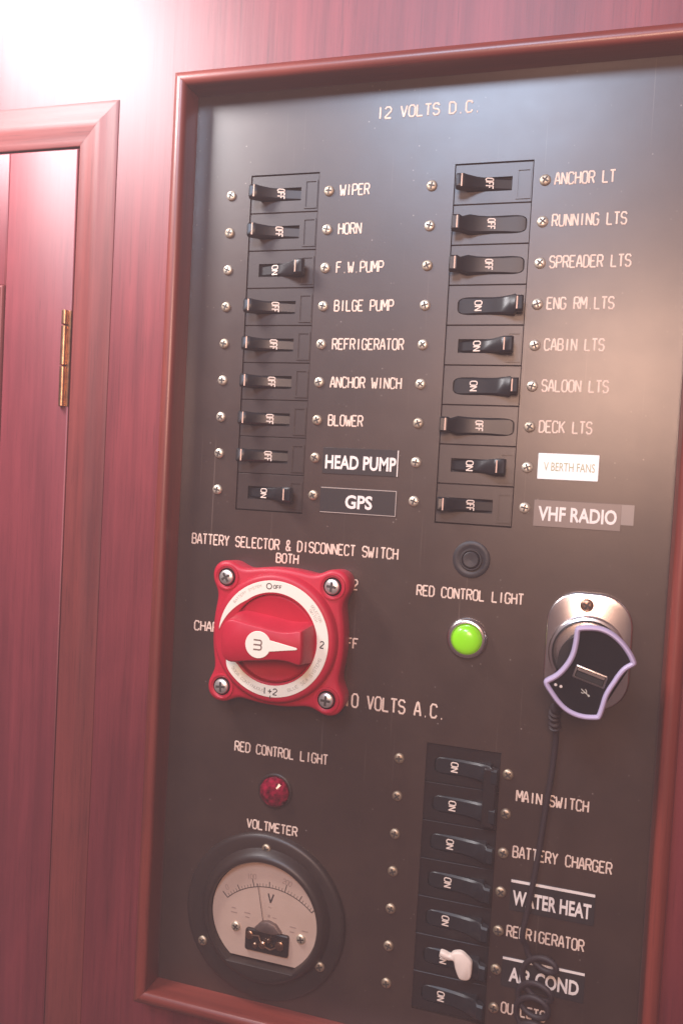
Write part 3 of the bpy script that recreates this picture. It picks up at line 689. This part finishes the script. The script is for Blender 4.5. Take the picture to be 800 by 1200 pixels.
q = MB(); q.loft([(-3.4, -4.2), (.6, -5.4), (8, -5.4), (11.4, -4.2), (8.2, -.6), (4.2, .6), (.2, -.3)], [(0, 4.2), (0, 6.6), (.6, 7.0)]); 
q.build('magnet', mat('movement_iron', (.16, .11, .10), .45, .4, noise=(200, (.24, .17, .15))), t)
q = MB()
q.loft(rrect(-8.2, 15.6, -16.5, -5.2, 1.2, 3), [(0, 4.2), (0, 5.6), (.5, 6.0)], 0)
mv = q.build('movement', mat('movement_dark', (.030, .020, .018), .4, .3), t)
q = MB()
for x, y, r_, zz in ((-5.5, -8, 2.2, 7.4), (2.2, -11.2, 2.0, 8.4), (11.2, -10.4, 2.4, 7.6), (5.6, -8, 1.2, 8.8), (-2.2, -12.8, 1.5, 7.4)):
    q.lathe(x, y, [(r_, 5.6), (r_, zz - .5), (r_ * .7, zz), (.1, zz)], 16)
q.tube([(-5.5, -8, 6.8), (0, -6.8, 7.6), (2.2, -11, 8), (6.5, -13, 7.2), (11.2, -10.4, 7)], .5, 6)
q.build('coil_terminals', mat('movement_copper', (.42, .26, .18), .3, 1), mv)
gl = bpy.data.materials.new('meter_glass'); gl.use_nodes = True; nt = gl.node_tree; nt.nodes.clear()
go = nt.nodes.new('ShaderNodeOutputMaterial'); gm = nt.nodes.new('ShaderNodeMixShader'); gt = nt.nodes.new('ShaderNodeBsdfTransparent'); gg = nt.nodes.new('ShaderNodeBsdfGlossy');
gg.inputs['Roughness'].default_value = .12; gt.inputs[0].default_value = (.95, .94, .92, 1)
gm.inputs[0].default_value = .05; nt.links.new(gt.outputs[0], gm.inputs[1]); nt.links.new(gg.outputs[0], gm.inputs[2]); nt.links.new(gm.outputs[0], go.inputs[0])
q = MB(); q.lathe(1.2, 1.8, [(29.55, 7.5), (20, 8.0), (10, 8.25), (.1, 8.3)], 64, cap=False); q.build('glass', gl, t)
for x, y in ((-14.1, -6.3), (21.8, -5.6)): screw(t, x, y, 4.2, SCREW, 'dial_screw')
for x, y in ((.3, 37.0), (-33, -18.6), (32.3, -18.2)): screw(t, x, y, 3.4 if y > 0 else 3.3, SCREW_B, 'screw')

# ------------------------------------------------------------------ power socket, usb charger and cable
sx, sy = 181.2, -217.2
t = thing('power_socket', (sx, sy, 0), 'chromed oval power socket behind the usb charger', 'power socket')
pl = rrect(162.4, 200.6, -243.6, -189.6, 15.0, 10)
b = MB(); b.loft(pl, [(0, 0), (0, 1.4), (.4, 2.1), (1.1, 2.4)]); rel(b, sx, sy).build('plate', m_chrome, t)
b = MB(); b.lathe(0, 0, [(17.3, 2), (17.2, 5.0), (16.6, 6.2), (15.6, 6.6), (14.8, 6.2), (14.4, 5), (14.2, -1), (13.9, -9)], 64, cap=False); b.build('collar', m_chrome, t)
b = MB(); b.lathe(0, 0, [(14.2, -6), (.1, -6)], 32); b.build('bore', m_well, t)
q = bpy.data.objects.new('screw', screw_mesh('socket_screw', 3.1, 1.5, mat('screw_bronze', (.42, .25, .18), .4, 1))); COL.objects.link(q); q.parent = t; q.location = T(179.9 - sx, -195.4 - sy, 2.3)
q.rotation_euler = (0, .5, 0)

oc = [(176.5, -199.7), (180.5, -199.0), (184.5, -198.9), (188.2, -199.8), (191.4, -201.5), (194.4, -203.9), (197.0, -206.8), (199.0, -209.8), (200.2, -212.6), (199.6, -213.9), (196.8, -216.0), (194.8, -218.8), (193.1, -222.0), (191.4, -225.2), (190.1, -228.4), (189.1, -233), (188.1, -236.6), (186.8, -238.0),
      (181.7, -238.6), (177.2, -238.0), (173.0, -236.2), (169.5, -233.2), (166.7, -229.8), (164.6, -226.9), (163.9, -224.9), (164.6, -223.4), (167.8, -221.2), (170.3, -218.6), (172.8, -214.6), (174.3, -210.4), (175.0, -205), (175.2, -201.2)]
oc = list(reversed(oc))                                # counter-clockwise
cx, cy = 182, -218
t = thing('usb_charger', (cx, cy, 24), 'black usb car charger with lavender curved rim plugged into the chrome socket', 'usb charger')
oc = [(x - cx, y - cy) for x, y in oc]
ocs = [tuple(p) for p in catmull(oc, 3)]
b = MB(); b.loft(ocs, [(3.6, 22), (2.0, 25), (1.2, 30), (1.1, 36.0), (1.5, 38.4)], cap0=True); b.v = [(x, y, z - 24) for x, y, z in b.v]; b.build('body', m_gloss, t)
b = MB(); b.loft(ocs, [(.6, 35.6), (0, 36.4), (-.1, 37.8), (.15, 39.2), (.7, 40.0), (1.3, 40.1), (1.9, 39.7), (2.2, 38.8), (2.2, 37.4)], cap1=False); b.v = [(x, y, z - 24) for x, y, z in b.v]
b.build('rim', m_lav, t)
b = MB(); b.lathe(-.8, .8, [(10.2, -30), (10.2, -1), (12.5, .5), (12.5, 3)], 40); b.build('plug', m_black, t)
# usb port
q = MB(); c, s_ = math.cos(-.28), math.sin(-.28); pc = (.4, -2.3)
def rp(x, y): return (pc[0] + x * c - y * s_, pc[1] + x * s_ + y * c)
port = MB()
port.loft([rp(x, y) for x, y in rrect(-6.7, 6.7, -2.8, 2.8, .5, 2)], [(0, 14.2), (0, 14.7), (.25, 14.85), (.7, 14.85), (.8, 14.3)], cap1=True)
pobj = port.build('usb_port', mat('port_metal', (.45, .42, .42), .3, 1), t)
q = MB(); q.loft([rp(x, y) for x, y in [(-5.6, -1.9), (5.6, -1.9), (5.6, .2), (-5.6, .2)]], [(0, 14.25), (0, 14.6)]); q.build('tongue', m_well, pobj)
q = MB(); q.loft([rp(x, y) for x, y in [(-5.7, .7), (5.7, .7), (5.7, 1.8), (-5.7, 1.8)]], [(0, 14.25), (0, 14.5)]); q.build('contact_bar', m_chrome, pobj)
q = MB(); u0 = (-2.4, -9.4); zt = 14.42
def up(x, y): a = .9; return (u0[0] + (x * math.cos(a) - y * math.sin(a)), u0[1] + (x * math.sin(a) + y * math.cos(a)), zt)
u0 = (-1.2, -9.2)
q.tube([up(0, -2), up(0, 2.0)], .2, 6, .3); q.tube([up(0, -.8), up(1, .1), up(1, .8)], .17, 6, .3); q.tube([up(0, -.2), up(-1, .6), up(-1, 1.2)], .17, 6, .3)
q.lathe(up(0, -2)[0], up(0, -2)[1], [(.5, zt - .1), (.45, zt + .05)], 10); q.build('usb_mark', m_grey, t)
q = MB()
for x, y in ((-13.2, -7.4), (-11.0, -7.9)): q.lathe(x, y, [(.7, zt - .2), (.6, zt + .15), (.1, zt + .25)], 10)
q.build('status_lamp', mat('lamp_clear', (.75, .66, .60), .2), t)
# strain relief and cable (coiled at the lower end)
t = thing('charging_cable', (170, -246, 10), 'thin dark cable hanging from the usb charger, coiled at its lower end', 'cable')
q = MB(); path = [(172.5, -234, 20), (169.6, -241, 16), (168.9, -246, 12.5), (169.4, -251.5, 9.5)]
sm = catmull(path, 8, False)
rad = [2.3 + (.55 if (i // 2) % 2 == 0 else -.25) for i in range(len(sm))]
q.tube(sm, rad, 14); rel(q, 170, -246, 10).build('strain_relief', m_cable, t)
path = [(169.4, -251, 9.6), (170.0, -256, 8.2), (169.9, -263, 7), (169.2, -275, 6.0), (168.0, -287, 5.4), (166.9, -299, 5), (165.8, -312, 5), (164.0, -328, 5), (161.9, -344, 5), (160.7, -354, 5)]
N = 70
for i in range(N + 1):
    k = i / N; a = PI - .1 + 2 * PI * 4.6 * k
    rr_ = 1 + .16 * math.sin(2.3 * a * .31 + 1)
    path.append((168.3 + 2.2 * math.sin(a * .23) + 7.2 * rr_ * math.cos(a), -360.5 - 48 * k + 1.5 * math.sin(a * .4) + 6.6 * rr_ * math.sin(a), 5.6 + 2.6 * math.sin(a + 1.2)))
q = MB(); q.tube(catmull(path, 4, False), 1.35, 10); rel(q, 170, -246, 10).build('cord', m_cable, t)

# ------------------------------------------------------------------ added scattering volume that imitates veiling lens glare
q = MB(); q.box(-480, 480, -720, 400, -60, 430)
hz = q.build('glare_veil', mat('glare_veil_volume', (1, 1, 1))); nt = hz.data.materials[0].node_tree; nt.nodes.clear()
out = nt.nodes.new('ShaderNodeOutputMaterial'); pv = nt.nodes.new('ShaderNodeVolumePrincipled')
pv.inputs['Color'].default_value = (1, .82, .86, 1); pv.inputs['Density'].default_value = .175; pv.inputs['Anisotropy'].default_value = 0
nt.links.new(pv.outputs[0], out.inputs['Volume']); hz['kind'] = 'stuff'; hz['label'] = 'added scattering volume imitating lens glare in front of the panel'
